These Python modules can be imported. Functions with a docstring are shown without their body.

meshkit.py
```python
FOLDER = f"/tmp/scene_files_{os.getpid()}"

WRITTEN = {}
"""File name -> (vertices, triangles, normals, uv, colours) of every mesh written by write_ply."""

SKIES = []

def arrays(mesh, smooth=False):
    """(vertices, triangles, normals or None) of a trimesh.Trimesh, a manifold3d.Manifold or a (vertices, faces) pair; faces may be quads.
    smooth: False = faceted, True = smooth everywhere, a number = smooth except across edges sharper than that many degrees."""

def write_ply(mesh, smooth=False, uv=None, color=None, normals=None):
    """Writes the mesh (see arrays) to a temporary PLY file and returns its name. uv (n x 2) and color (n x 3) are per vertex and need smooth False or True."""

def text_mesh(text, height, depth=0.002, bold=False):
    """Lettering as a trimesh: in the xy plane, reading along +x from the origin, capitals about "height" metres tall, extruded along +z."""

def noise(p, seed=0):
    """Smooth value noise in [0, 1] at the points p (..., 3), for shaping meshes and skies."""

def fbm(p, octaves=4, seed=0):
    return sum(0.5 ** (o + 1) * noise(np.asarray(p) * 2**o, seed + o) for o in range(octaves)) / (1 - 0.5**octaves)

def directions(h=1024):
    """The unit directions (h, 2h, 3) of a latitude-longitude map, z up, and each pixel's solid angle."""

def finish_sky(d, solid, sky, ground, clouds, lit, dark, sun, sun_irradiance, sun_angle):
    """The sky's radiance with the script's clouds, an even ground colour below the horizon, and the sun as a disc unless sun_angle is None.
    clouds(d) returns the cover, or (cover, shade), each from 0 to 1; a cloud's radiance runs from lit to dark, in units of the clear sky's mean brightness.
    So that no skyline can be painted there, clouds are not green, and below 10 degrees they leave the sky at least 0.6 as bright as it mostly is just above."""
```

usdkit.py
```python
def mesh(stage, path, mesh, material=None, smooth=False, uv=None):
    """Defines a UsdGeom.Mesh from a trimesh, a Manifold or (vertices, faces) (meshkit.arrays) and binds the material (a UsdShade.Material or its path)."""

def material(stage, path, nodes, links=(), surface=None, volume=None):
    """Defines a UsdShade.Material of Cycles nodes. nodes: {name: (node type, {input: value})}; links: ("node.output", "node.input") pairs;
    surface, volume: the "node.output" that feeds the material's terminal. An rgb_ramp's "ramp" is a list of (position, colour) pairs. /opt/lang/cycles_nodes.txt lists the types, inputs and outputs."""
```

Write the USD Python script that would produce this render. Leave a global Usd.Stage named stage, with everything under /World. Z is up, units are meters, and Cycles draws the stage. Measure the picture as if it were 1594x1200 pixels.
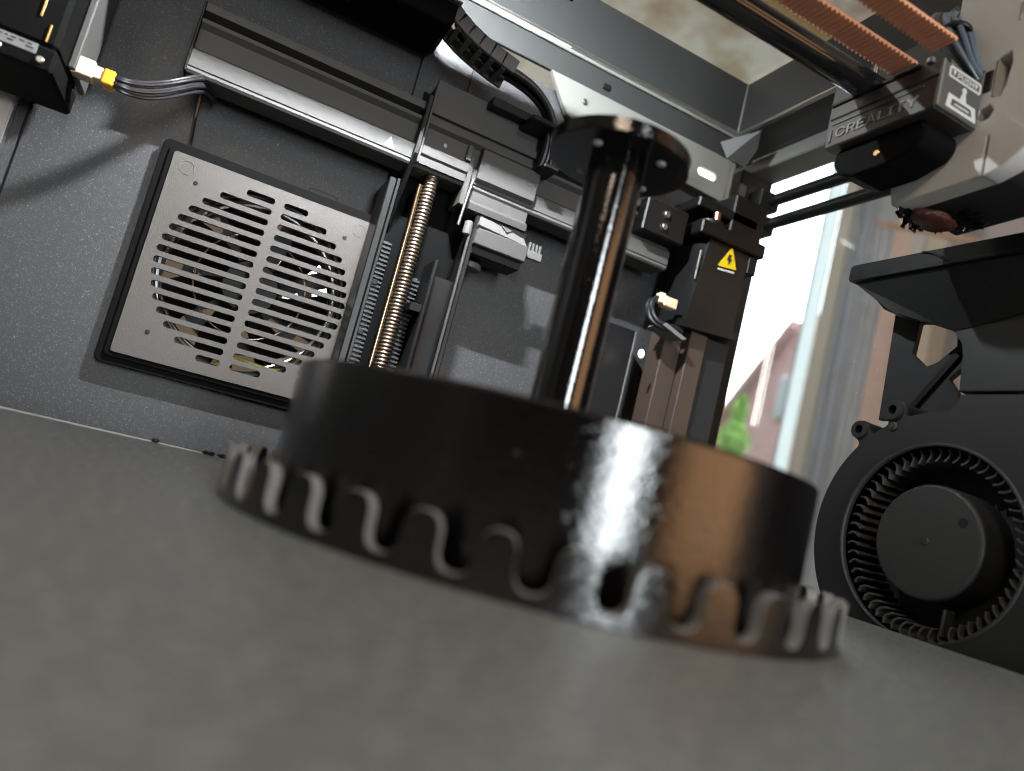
import math, random
import numpy as np, trimesh, usdkit, meshkit
import manifold3d as m3
from shapely import affinity
from shapely.geometry import Polygon, Point, box as sbox, LineString
from shapely.ops import unary_union
from pxr import Usd, UsdGeom, UsdLux, UsdShade, Gf, Sdf, Vt
from scipy.spatial import ConvexHull

random.seed(7); rng = np.random.default_rng(7)
stage = Usd.Stage.CreateInMemory()
UsdGeom.SetStageUpAxis(stage, 'Z'); UsdGeom.SetStageMetersPerUnit(stage, 1.0)
UsdGeom.Xform.Define(stage, '/World'); UsdGeom.Scope.Define(stage, '/World/Looks')

# ---------------------------------------------------------------- camera
yaw, pit, rol = np.radians([22.658, 7.007, 14.308])
FPX = 1126.14
fw = np.array([np.sin(yaw)*np.cos(pit), np.cos(yaw)*np.cos(pit), np.sin(pit)])
rt = np.array([np.cos(yaw), -np.sin(yaw), 0.]); up = np.cross(rt, fw)
c_, s_ = np.cos(rol), np.sin(rol)
R2, U2 = c_*rt + s_*up, -s_*rt + c_*up
cam = UsdGeom.Camera.Define(stage, '/World/camera')
M = Gf.Matrix4d(*[float(x) for x in (*R2, 0, *U2, 0, *(-fw), 0, 0, 0, .02, 1)])
cam.AddTransformOp().Set(M)
cam.CreateHorizontalApertureAttr(36.0); cam.CreateFocalLengthAttr(FPX/1594*36)
cam.CreateFStopAttr(7.6); cam.CreateFocusDistanceAttr(.31)
cam.CreateClippingRangeAttr(Gf.Vec2f(.002, 500)); cam.CreateExposureAttr(0.0)

# ---------------------------------------------------------------- light
def aim(xf, pos, to):
    z = np.array(pos, float) - np.array(to, float); z /= np.linalg.norm(z)
    x = np.cross([0, 0, 1.], z); x /= np.linalg.norm(x); y = np.cross(z, x)
    xf.AddTransformOp().Set(Gf.Matrix4d(*[float(q) for q in (*x, 0, *y, 0, *z, 0, *pos, 1)]))

def rect(name, pos, to, w, h, inten, col):
    l = UsdLux.RectLight.Define(stage, '/World/' + name)
    l.CreateWidthAttr(w); l.CreateHeightAttr(h); l.CreateIntensityAttr(inten); l.CreateColorAttr(Gf.Vec3f(*col))
    aim(l, pos, to); return l

dome = UsdLux.DomeLight.Define(stage, '/World/room_light')
dome.CreateIntensityAttr(1.0)
usdkit.material(stage, '/World/Looks/room_air', {'b': ('background_shader', {'color': (1, .74, .52), 'strength': .13})}, surface='b.background')
UsdShade.MaterialBindingAPI.Apply(dome.GetPrim()).Bind(UsdShade.Material.Get(stage, '/World/Looks/room_air'))
rect('chamber_lamp', (.045, .228, .247), (.04, .345, .11), .018, .0025, 15500, (.93, .97, 1.0))
rect('front_window_lamp', (.135, -.88, .17), (.09, .12, .03), .15, .56, 32, (.90, .97, 1.0))
rect('added_warm_panel', (.76, -.64, .20), (.10, .15, .05), .62, .60, 2.4, (1.0, .54, .26))  # orange panel added for the brown wood reflection on the drum and warm fill
rect('left_room_lamp', (-.26, -.34, .52), (.16, .17, .10), .16, .16, 20, (1.0, .80, .60))
rect('added_ceiling_wash', (-.9, 1.9, .5), (-.2, 1.6, 1.5), .6, .6, 17, (1.0, .95, .88))  # unseen lamp added only to brighten the ceiling above the lid

# ---------------------------------------------------------------- materials
def mat(name, col, rough=.5, metal=0, spec=.5, bump=None, var=None, **kw):
    """bump=(scale, strength, distance[, stretch]); var=(scale, colour2, lo, hi)"""
    nodes = {'p': ('principled_bsdf', dict(base_color=col, roughness=rough, metallic=metal, specular_ior_level=spec, **kw)), 'g': ('texture_coordinate', {})}
    links = []
    if bump:
        st = bump[3] if len(bump) > 3 else (1, 1, 1)
        nodes['mp'] = ('mapping', {'scale': st}); nodes['n'] = ('noise_texture', {'scale': bump[0], 'detail': 2.0, 'roughness': .6})
        nodes['b'] = ('bump', {'strength': bump[1], 'distance': bump[2]})
        links += [('g.object', 'mp.vector'), ('mp.vector', 'n.vector'), ('n.fac', 'b.height'), ('b.normal', 'p.normal')]
    if var:
        nodes['n2'] = ('noise_texture', {'scale': var[0], 'detail': 4.0, 'roughness': .6})
        nodes['r'] = ('rgb_ramp', {'ramp': [(var[2], col), (var[3], var[1])]})
        links += [('g.object', 'n2.vector'), ('n2.fac', 'r.fac'), ('r.color', 'p.base_color')]
    return usdkit.material(stage, '/World/Looks/' + name, nodes, links, surface='p.BSDF')

powder = mat('powder_coat', (.041, .0415, .044), .42, .0, .35, bump=(2600, .45, .0003), var=(2300, (.34, .34, .355), .60, .78))  # pale noise specks put the sparkle of the coat into its colour
grille_m = mat('grille_plastic', (.058, .051, .046), .46, 0, .5, bump=(2400, .35, .0003), var=(2300, (.24, .21, .185), .60, .76))
black = mat('black_plastic', (.005, .005, .0053), .45, 0, .3, bump=(900, .12, .0003))
velvet = mat('dull_black', (.0025, .0025, .0025), .8, 0, .1)
blackrough = mat('black_rubber', (.008, .008, .009), .7)
satin = mat('satin_black', (.007, .0073, .0077), .38, 0, .35, bump=(1400, .10, .0002))
fanshadem = mat('shaded_fan_plastic', (.010, .0105, .011), .42, 0, .4, bump=(1600, .12, .0002))  # darker copy of the fan plastic, shade of the downward flare in its colour
fanblack = mat('fan_plastic', (.020, .021, .022), .45, bump=(1600, .15, .0002))
vanem = mat('vane_plastic', (.075, .076, .077), .4)
hubm = mat('fan_hub_plastic', (.034, .035, .036), .5, bump=(1600, .12, .0002))
pla = mat('gloss_print', (.0035, .0033, .0035), .055, 0, 1.0, bump=(900, .5, .00026, (1, 1, 1.7)))
placol = mat('gloss_print_column', (.0035, .0033, .0035), .09, 0, 1.0, bump=(900, .26, .0002, (1, 1, 2.2)))
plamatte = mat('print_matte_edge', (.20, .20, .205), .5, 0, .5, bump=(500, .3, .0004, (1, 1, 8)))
bedm = mat('textured_sheet', (.20, .224, .234), .36, 0, .5, bump=(1100, .6, .0008), var=(420, (.66, .70, .66), .50, .84))  # bright noise spots paint the glints of the texture into the colour
steel = mat('steel', (.62, .62, .62), .28, 1)
bare = mat('bare_steel_edge', (.75, .75, .75), .35, 1)
alum = mat('dark_aluminium', (.074, .073, .071), .68, 0, .25, bump=(260, .06, .0004, (.05, 1, 3)))
brkt = mat('grey_bracket', (.066, .064, .062), .5, 0, .3, bump=(1200, .08, .0003))
screwm = mat('lead_screw', (.36, .30, .24), .34, 1)
bronze = mat('bronze_rod', (.50, .37, .25), .2, 1)
ribm = mat('grey_rack', (.026, .027, .028), .5)
cream = mat('cream_connector', (.72, .55, .38), .5)
orange = mat('orange_tape', (.85, .36, .015), .45)
white = mat('white_print', (.62, .62, .60), .5)
labelm = mat('pale_label', (.17, .175, .18), .5)
pale = mat('pale_plate', (.52, .49, .45), .5)
framem = mat('grey_frame', (.10, .104, .104), .5, bump=(700, .08, .0004))
linkm = mat('chain_link', (.12, .118, .115), .45)
clipm = mat('grey_clip', (.11, .108, .104), .45)
frameplate = mat('pale_frame_plate', (.165, .170, .157), .45, bump=(900, .06, .0003))
lidwall = mat('lid_inner_wall', (.022, .0235, .0235), .6, bump=(300, .05, .0005))
trim = mat('brushed_trim', (.60, .58, .55), .32, 1, bump=(1800, .35, .0004))
gloss = mat('gloss_black_rod', (.012, .012, .013), .10, 0, .7)
beltm = mat('orange_belt', (.74, .35, .21), .7, bump=(1500, .3, .0005))
toolm = mat('toolhead_black', (.055, .050, .046), .38, bump=(1500, .07, .0002))
toolface = mat('toolhead_grey', (.085, .083, .09), .45, bump=(1500, .10, .0002))
letterm = mat('raised_lettering', (.24, .235, .23), .3, .2)
shroudm = mat('shroud_grey', (.66, .65, .63), .38, 0, bump=(1100, .10, .0002))
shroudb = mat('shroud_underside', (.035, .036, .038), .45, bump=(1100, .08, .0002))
discm = mat('pale_disc', (.70, .71, .74), .4)
sock = mat('red_silicone', (.085, .024, .019), .4, bump=(300, .5, .002))
goo = mat('burnt_filament', (.010, .008, .008), .22, bump=(400, .8, .002))
wirem = mat('black_cable', (.014, .014, .016), .28)
wireg = mat('blue_grey_cable', (.10, .13, .17), .35)
yellow = mat('warning_yellow', (.80, .58, .01), .45)
brown = mat('brown_post', (.055, .039, .031), .4)
brasstip = mat('brass', (.75, .48, .20), .3, 1)
shaftm = mat('copper_shaft', (.62, .36, .24), .3, 1)
goldw = mat('yellow_wire', (.62, .50, .06), .35)
chrome = mat('silver_ring', (.75, .74, .70), .18, 1)
marble = mat('stained_ceiling', (.86, .83, .81), .6, var=(4.5, (.46, .32, .21), .44, .66))
creamboard = mat('cream_board', (.74, .56, .27), .5, var=(9, (.62, .45, .20), .4, .7))
wood = mat('orange_wood', (.52, .27, .12), .5, var=(7, (.40, .18, .08), .4, .7))
winwhite = mat('white_window_frame', (.82, .83, .84), .4)
wincream = mat('cream_window_frame', (.66, .66, .58), .5)
curtain = mat('slate_curtain', (.40, .44, .52), .8, var=(3, (.52, .57, .66), .4, .65))
curtain2 = mat('pale_blue_curtain', (.55, .60, .66), .8, var=(5, (.42, .46, .52), .4, .7))
pinkwall = mat('pink_grey_wall', (.52, .44, .44), .7)
pinkwood = mat('pink_wood', (.78, .54, .45), .6, var=(12, (.66, .43, .35), .4, .7))
cupwhite = mat('pale_cupboard', (.60, .58, .58), .5)
cupcream = mat('cream_cupboard', (.62, .52, .38), .5)
brick = usdkit.material(stage, '/World/Looks/red_brick', {'g': ('texture_coordinate', {}), 'm': ('mapping', {'rotation': (0, math.pi/2, math.pi/2)}),
    'b': ('brick_texture', {'color1': (.52, .27, .27), 'color2': (.44, .21, .21), 'mortar': (.55, .45, .44), 'scale': 1.0, 'brick_width': .24, 'row_height': .08, 'mortar_size': .006}),
    'p': ('principled_bsdf', {'roughness': .8})}, [('g.object', 'm.vector'), ('m.vector', 'b.vector'), ('b.color', 'p.base_color')], surface='p.BSDF')
leafm = mat('leaf_green', (.34, .58, .12), .6, var=(3, (.20, .42, .06), .4, .7))
lawnm = mat('lawn', (.13, .15, .09), .8)
bark = mat('bark', (.12, .08, .05), .8)
pane_far = mat('house_pane', (.42, .46, .50), .15)
skym = usdkit.material(stage, '/World/Looks/bright_sky', {'e': ('emission', {'color': (.86, .96, 1.0), 'strength': 8.0})}, surface='e.emission')
glowm = usdkit.material(stage, '/World/Looks/lit_slot', {'e': ('emission', {'color': (1.0, 1.0, .88), 'strength': 5.0})}, surface='e.emission')
glarem = usdkit.material(stage, '/World/Looks/trim_glare', {'e': ('emission', {'color': (.93, 1.0, .96), 'strength': 3.0})}, surface='e.emission')  # glare of the chamber lamp on the trim, made as a glowing surface
glassm = usdkit.material(stage, '/World/Looks/clear_pane', {'lw': ('layer_weight', {'blend': .5}), 'pw': ('math', {'math_type': 'power', 'value2': 4.0}), 'ma': ('math', {'math_type': 'multiply_add', 'value2': .55, 'value3': .03}),
    't': ('transparent_bsdf', {'color': (.96, .975, .98)}), 'gl': ('glossy_bsdf', {'color': (1, 1, 1), 'roughness': .02}), 'm': ('mix_closure', {})},
    [('lw.facing', 'pw.value1'), ('pw.value', 'ma.value1'), ('ma.value', 'm.fac'), ('t.BSDF', 'm.closure1'), ('gl.BSDF', 'm.closure2')], surface='m.closure')
filmm = usdkit.material(stage, '/World/Looks/dusty_glow_pane', {'lw': ('layer_weight', {'blend': .5}), 'pw': ('math', {'math_type': 'power', 'value2': 4.0}), 'ma': ('math', {'math_type': 'multiply_add', 'value2': .55, 'value3': .03}),
    't': ('transparent_bsdf', {'color': (.96, .975, .98)}), 'gl': ('glossy_bsdf', {'color': (1, 1, 1), 'roughness': .02}), 'tr': ('translucent_bsdf', {'color': (.85, .9, .95)}), 'm0': ('mix_closure', {'fac': .07}), 'm': ('mix_closure', {})},
    [('lw.facing', 'pw.value1'), ('pw.value', 'ma.value1'), ('ma.value', 'm.fac'), ('t.BSDF', 'm0.closure1'), ('tr.BSDF', 'm0.closure2'), ('m0.closure', 'm.closure1'), ('gl.BSDF', 'm.closure2')], surface='m.closure')  # translucent share lays the glow round the window over the dusty glass
sunlitm = usdkit.material(stage, '/World/Looks/translucent_strip', {'t': ('translucent_bsdf', {'color': (.85, .88, .88)}), 'd': ('diffuse_bsdf', {'color': (.7, .72, .72)}), 'm': ('mix_closure', {'fac': .15})}, [('t.BSDF', 'm.closure1'), ('d.BSDF', 'm.closure2')], surface='m.closure')
roomdark = mat('brown_room_wall', (.055, .042, .034), .8)
dustm = mat('pale_dust', (.75, .75, .75), .6)

# ---------------------------------------------------------------- helpers (all lengths in millimetres)
S = .001
used = {}
def free(parent, name):
    k = (parent, name); n = used.get(k, -1) + 1; used[k] = n
    return f'{parent}/{name}' + (f'_{n:03d}' if n else '')

def tag(prim, label=None, cat=None, group=None, kind=None):
    for k, v in (('label', label), ('category', cat), ('group', group), ('kind', kind)):
        if v: prim.SetCustomDataByKey(k, v)
    return prim

def thing(name, label=None, cat=None, group=None, kind=None, loc=(0, 0, 0)):
    x = UsdGeom.Xform.Define(stage, free('/World', name))
    x.AddTranslateOp().Set(Gf.Vec3d(*[float(v)*S for v in loc]))
    p = x.GetPrim(); p.SetCustomDataByKey('_', 0); p.ClearCustomDataByKey('_')
    ORIG[str(p.GetPath())] = np.array(loc, float)
    return tag(p, label, cat, group, kind)
ORIG = {}

def part(parent, name, mesh, m, smooth=30, label=None):
    """a mesh under parent (whose own origin is taken off) or at top level when parent is None"""
    top = str(parent.GetPath()) if parent is not None else '/World'
    root = '/'.join(top.split('/')[:3])
    o = ORIG.get(root, np.zeros(3))
    v, f = (np.asarray(mesh.vertices), np.asarray(mesh.faces)) if hasattr(mesh, 'vertices') else mesh
    p = usdkit.mesh(stage, free(top, name), trimesh.Trimesh((v-o)*S, f, process=False), m, smooth=smooth).GetPrim()
    if label: p.SetCustomDataByKey('label', label)
    return p

cat_ = trimesh.util.concatenate
def hull(pts):
    return trimesh.convex.convex_hull(np.asarray(pts, float))
def bx(x0, x1, y0, y1, z0, z1, b=.4):
    b = min(b, .45*min(abs(x1-x0), abs(y1-y0), abs(z1-z0)))
    if b <= 0: b = 1e-3
    P = []
    for X, sx in ((x0, 1), (x1, -1)):
        for Y, sy in ((y0, 1), (y1, -1)):
            for Z, sz in ((z0, 1), (z1, -1)):
                P += [(X+sx*b, Y+sy*b, Z), (X+sx*b, Y, Z+sz*b), (X, Y+sy*b, Z+sz*b)]
    return hull(P)
def cyl(p0, p1, r, n=32, r1=None, bev=0):
    p0, p1 = np.array(p0, float), np.array(p1, float); d = p1-p0; L = np.linalg.norm(d); d /= L
    a = np.cross(d, [0, 0, 1.] if abs(d[2]) < .9 else [1., 0, 0]); a /= np.linalg.norm(a); b = np.cross(d, a)
    t = np.linspace(0, 2*np.pi, n, endpoint=False)
    ring = lambda q, rr: q + rr*(np.cos(t)[:, None]*a + np.sin(t)[:, None]*b)
    r1 = r if r1 is None else r1
    P = [ring(p0, r-bev), ring(p1, r1-bev)]
    if bev: P += [ring(p0+d*bev, r), ring(p1-d*bev, r1)]
    return hull(np.vstack(P))
def prism(poly, axis, a0, a1, bev=0):
    """polygon extruded along an axis; its two coordinates are (y,z) for x, (x,z) for y, (x,y) for z"""
    out = []
    for g in getattr(poly, 'geoms', [poly]):
        if g.is_empty: continue
        if bev:
            m_ = trimesh.creation.extrude_polygon(g, abs(a1-a0)-2*bev, engine='earcut'); m_.apply_translation((0, 0, bev))
            cap = trimesh.creation.extrude_polygon(g.buffer(-bev), abs(a1-a0), engine='earcut')
            # chamfer strip as a thin ring of slightly inset slabs
            mids = [trimesh.creation.extrude_polygon(g.buffer(-bev*k), abs(a1-a0)-2*bev*(1-q), engine='earcut').apply_translation((0, 0, bev*(1-q))) for k, q in ((.3, .55), (.6, .85))]
            m_ = cat_([m_, cap, *mids])
        else:
            m_ = trimesh.creation.extrude_polygon(g, abs(a1-a0), engine='earcut')
        out.append(m_)
    m_ = cat_(out); v = m_.vertices.copy(); lo = min(a0, a1); h = v[:, 2] + lo
    m_.vertices = {'x': np.c_[h, v[:, 0], v[:, 1]], 'y': np.c_[v[:, 0], h, v[:, 1]], 'z': np.c_[v[:, 0], v[:, 1], h]}[axis]
    if axis == 'y': m_.invert()
    return m_
def spline(pts, n=24):
    p = np.asarray(pts, float)
    from scipy.interpolate import CubicSpline
    d = np.r_[0, np.cumsum(np.linalg.norm(np.diff(p, axis=0), axis=1))]
    return CubicSpline(d, p)(np.linspace(0, d[-1], n)) if len(p) > 2 else p
def tube(pts, r, n=10, k=24):
    p = spline(pts, k); t = np.gradient(p, axis=0); t /= np.linalg.norm(t, axis=1)[:, None]
    u = np.cross(t[0], [.3, .2, .93]); u /= np.linalg.norm(u); V, Fc = [], []
    th = np.linspace(0, 2*np.pi, n, endpoint=False); r = np.broadcast_to(r, len(p))
    for i in range(len(p)):
        u = u - t[i]*(u@t[i]); u /= np.linalg.norm(u); w = np.cross(t[i], u)
        V.append(p[i] + r[i]*(np.cos(th)[:, None]*u + np.sin(th)[:, None]*w))
    m_ = len(p)
    for i in range(m_-1):
        for j in range(n):
            a, b = i*n+j, i*n+(j+1) % n
            Fc += [(a, b, b+n), (a, b+n, a+n)]
    V = np.vstack(V+[p[:1], p[-1:]])
    for j in range(n):
        Fc += [(m_*n, (j+1) % n, j), (m_*n+1, (m_-1)*n+j, (m_-1)*n+(j+1) % n)]
    return trimesh.Trimesh(V, Fc, process=False)
def lathe(prof, cx, cy, n=128):
    """closed profile of (r, z), turned about the vertical through (cx, cy)"""
    th = np.linspace(0, 2*np.pi, n, endpoint=False); k = len(prof); pr = np.asarray(prof, float)
    V = np.stack([cx+pr[None, :, 0]*np.cos(th)[:, None], cy+pr[None, :, 0]*np.sin(th)[:, None], np.broadcast_to(pr[:, 1], (n, k))], -1).reshape(-1, 3)
    F_ = []
    for i in range(n):
        for j in range(k):
            a, b, c, d = i*k+j, ((i+1) % n)*k+j, ((i+1) % n)*k+(j+1) % k, i*k+(j+1) % k
            F_ += [(a, b, c), (a, c, d)]
    m_ = trimesh.Trimesh(V, F_, process=True); 
    m_.fix_normals(); return m_
def rrect(x0, x1, y0, y1, r): return sbox(x0+r, y0+r, x1-r, y1-r).buffer(r, quad_segs=6)
def arrow(v, f): return trimesh.Trimesh(v, f, process=False)

# ================================================================ SETTING: the chamber
HC = (8.6, 74.3)                                     # centre of the fan opening in the back wall
bw = thing('back_wall', 'dark speckled powder coated back wall of the chamber', None, None, 'structure')
hole = Point(*HC).buffer(39.8, quad_segs=24)
for (a, b, z0, z1) in ((-170, -91.6, -90, 226), (-90.5, 53.2, -90, 226), (54.2, 79.6, -90, 226), (80.3, 262, -90, 226)):
    part(bw, 'panel', prism(sbox(a, z0, b, z1).difference(hole), 'y', 345, 346.5), powder)
part(bw, 'backing', prism(sbox(-170, -90, 262, 226).difference(Point(*HC).buffer(41)), 'y', 347, 348), blackrough)
part(bw, 'moulded_outline', prism(rrect(20, 34, 118, 127, 2).difference(rrect(20.4, 33.6, 118.4, 126.6, 1.7)), 'y', 344.75, 345.0), black)
fl = thing('chamber_floor', 'dark floor of the chamber under the plate', None, None, 'structure')
part(fl, 'floor_pan', bx(-170, 285, -30, 346, -92, -90), black)
lw = thing('left_wall', 'pale left wall panel of the chamber', None, None, 'structure')
part(lw, 'panel', bx(-172, -170, 0, 346, -90, 290), framem)
part(lw, 'corner_plate', bx(-170, -95.6, 341.5, 344.2, 40, 124.5, .3), pale)
part(lw, 'corner_plate_edge', bx(-95.5, -94.9, 340.5, 344.2, 40, 125, .1), bare)

# top frame and lid opening
tf = thing('top_frame', 'grey top frame round the lid opening with pale lower plate', None, None, 'structure')
lidpoly = sbox(-140, 20, 243.4, 340)
part(tf, 'lid_back_wall', bx(-140, 243.4, 340, 343, 250.2, 283, .2), lidwall)
part(tf, 'lid_side_wall', bx(243.4, 246.4, 20, 340, 250.2, 283, .2), lidwall)
part(tf, 'corner_joint', cyl((243.2, 339.8, 250.4), (243.0, 339.8, 283), .5, 10), trim)
part(tf, 'trim_back', bx(-140, 245, 336.8, 341, 248.2, 250.0, .5), trim)
part(tf, 'trim_side', bx(241.8, 245, 20, 336.8, 248.2, 250.0, .5), trim)
part(tf, 'cream_lip', bx(-140, 243, 338.5, 341, 246.0, 248.0, .3), frameplate)
part(tf, 'back_band', bx(-140, 246, 339.6, 342, 232.2, 245.8, .3), lidwall)
slot = rrect(221.0, 234.5, 215.4, 220.4, 2.3)
plate = Polygon([(-140, 232), (240, 232), (243, 228), (243, 205), (224, 205), (206, 214), (150, 212.5), (128, 213), (121, 232), (-140, 232)]).buffer(0)
plate = Polygon([(119, 232), (242.5, 232), (242.5, 206), (150, 209), (133, 213), (126, 222)]).difference(slot)
part(tf, 'back_plate', prism(plate, 'y', 338.6, 341.5), frameplate)
part(tf, 'lit_slot', prism(slot.buffer(-.1), 'y', 340.5, 341), glowm)
part(tf, 'side_rail', bx(245.2, 268.8, 20, 372, 248.4, 262, .8), framem)
part(tf, 'side_band', bx(268.9, 288, 20, 372, 239.5, 262, .8), frameplate)
part(tf, 'corner_gusset', hull([(236, 339, 232), (246, 339, 232), (246, 339, 208), (240, 339, 205), (236, 345, 232), (250, 345, 232), (252, 345, 208), (240, 345, 205)]), frameplate)
part(tf, 'corner_fillet', hull([(246, 339, 247.5), (232, 339, 240), (246, 322, 247.5), (238, 338, 232), (252, 338, 232), (252, 330, 240)]), framem)
for (x, z) in ((141.5, 223.7), (196, 224)):
    part(tf, 'screw', cat_([cyl((x, 338.9, z), (x, 337.6, z), 1.7, 20, bev=.3), cyl((x, 337.7, z), (x, 337.3, z), .8, 6)]), steel)
part(tf, 'trim_glare', hull([(70, 338.0, 246.4), (70, 337.9, 249.0), (126, 337.9, 248.6), (126, 337.95, 247.9), (70, 339, 246.4), (70, 339, 249.0), (126, 339, 248.6)]), glarem)
part(tf, 'clip', bx(150, 154.5, 338.2, 339.8, 236, 239.5, .4), black)
lid = thing('lid_pane', 'clear flat lid pane across the top opening', 'lid pane')
part(lid, 'pane', bx(-140, 243.2, 20, 339.8, 283.2, 286, .2), glassm)
# dark lower rail along the top of the back wall
ur = thing('upper_rail', 'black rail along the back wall under the top frame', 'rail')
part(ur, 'rail_body', prism(Polygon([(-140, 208), (54, 208), (57, 211), (57, 219), (-140, 219)]), 'y', 306, 340, .8), velvet)
part(ur, 'rail_lip', bx(-140, 58, 304.5, 339, 219.1, 220.3, .3), framem)

# right wall: posts and pane
rw = thing('side_frame', 'black corner post and sill of the glazed side wall', None, None, 'structure')
part(rw, 'corner_post', bx(262, 287, 352, 372, -90, 240, 1.0), blackrough)
part(rw, 'sill', bx(276, 288, 20, 352, -90, -40, .8), black)
sp = thing('side_glass', 'clear dusty side pane with the room window beyond', 'glass pane')
pane = part(sp, 'pane', bx(285.4, 287, -20, 351.8, -40, 239.3, .1), filmm)
for k in range(46):
    y, z = rng.uniform(205, 335), rng.uniform(60, 200)
    if k < 26: y, z = 252 + rng.normal(0, 14), 118 + rng.normal(0, 10)
    r = rng.uniform(.10, .26)
    d = trimesh.creation.icosphere(1, r); d.apply_scale((.2, 1, rng.uniform(.6, 1.8))); d.apply_translation((285.3, y, z))
    DUST = d if k == 0 else cat_([DUST, d])
part(sp, 'dust', DUST, dustm).SetCustomDataByKey('kind', 'stuff')

# ================================================================ BUILD PLATE
bp = thing('build_plate', 'dark textured build plate under the printed spindle', 'build plate')
part(bp, 'textured_sheet', bx(-168, 249, -14, 298, -1.0, 0, .35), bedm)
part(bp, 'sheet_edge', bx(-168, 249, 298.05, 298.9, -1.0, .30, .1), white, label='bright white back edge of the sheet')  # plain white strip along the back edge
part(bp, 'heater_plate', bx(-166, 246, -12, 296, -8, -1.05, .6), black)
def crumbs(cx, cy, n, sx, label):
    ms = []
    for k in range(n):
        m_ = trimesh.creation.icosphere(1, 1); v = m_.vertices * (1 + .35*(meshkit.noise(m_.vertices*2+k*9, k)[:, None]-.5))
        v = v*rng.uniform([.7, .5, .5], [2.2, 1.0, 1.0]) + (cx + rng.uniform(-sx, sx), cy+rng.uniform(-.8, .8), .75); m_.vertices = v; ms.append(m_)
    tag(part(None, 'filament_crumb', cat_(ms), goo), label, 'crumb')
crumbs(12.5, 295, 9, 4.0, 'lumpy black filament crumb on the plate edge beside the toothed rim')
crumbs(-9.5, 297, 3, 1.6, 'small dark filament crumb on the plate edge, left of the lumpy one')

# ================================================================ PRINTED SPINDLE
CX, CY = 89.9, 179.3
ps = thing('printed_spindle', 'glossy black printed spindle with toothed rim, drum, column and flange', 'printed part', loc=(CX, CY, 0))
NT, RO, RI = 37, 79.8, 77.1
ph0 = math.radians(-104.9)
nth = NT*72
th = np.linspace(0, 2*np.pi, nth, endpoint=False)
cosv = -np.cos(NT*(th-ph0)); uu = 2*np.arccos(np.clip(np.abs(cosv), 0, 1))/np.pi; ztop = 6.9 + 4.5*np.sign(cosv)*(1-np.clip(uu, 0, 1)**2.5)**(1/2.5)
def rim():
    ring = lambda r, z: np.c_[CX+r*np.cos(th), CY+r*np.sin(th), np.broadcast_to(z, th.shape)]
    b = .25
    rows = [ring(RI, 1.2), ring(RI, ztop-b), ring(RI+b, ztop), ring(RO-b, ztop), ring(RO, ztop-b), ring(RO, .35), ring(RO-.4, .0), ring(RI, 0)]
    k = len(rows); V = np.vstack(rows); F_ = []
    for i in range(nth):
        for j in range(k):
            a, b_, c, d = j*nth+i, j*nth+(i+1) % nth, ((j+1) % k)*nth+(i+1) % nth, ((j+1) % k)*nth+i
            F_ += [(a, c, b_), (a, d, c)]
    m_ = trimesh.Trimesh(V, F_, process=False)
    return m_
rm = rim()
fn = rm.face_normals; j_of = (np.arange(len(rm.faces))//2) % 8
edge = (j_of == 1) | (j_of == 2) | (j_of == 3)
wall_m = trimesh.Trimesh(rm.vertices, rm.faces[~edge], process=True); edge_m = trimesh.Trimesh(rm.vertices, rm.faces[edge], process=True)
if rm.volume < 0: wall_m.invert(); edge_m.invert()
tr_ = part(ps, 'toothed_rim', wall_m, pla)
part(tr_, 'tooth_edge', edge_m, plamatte, label='matte grey stepped top edge that runs over the teeth')
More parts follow.
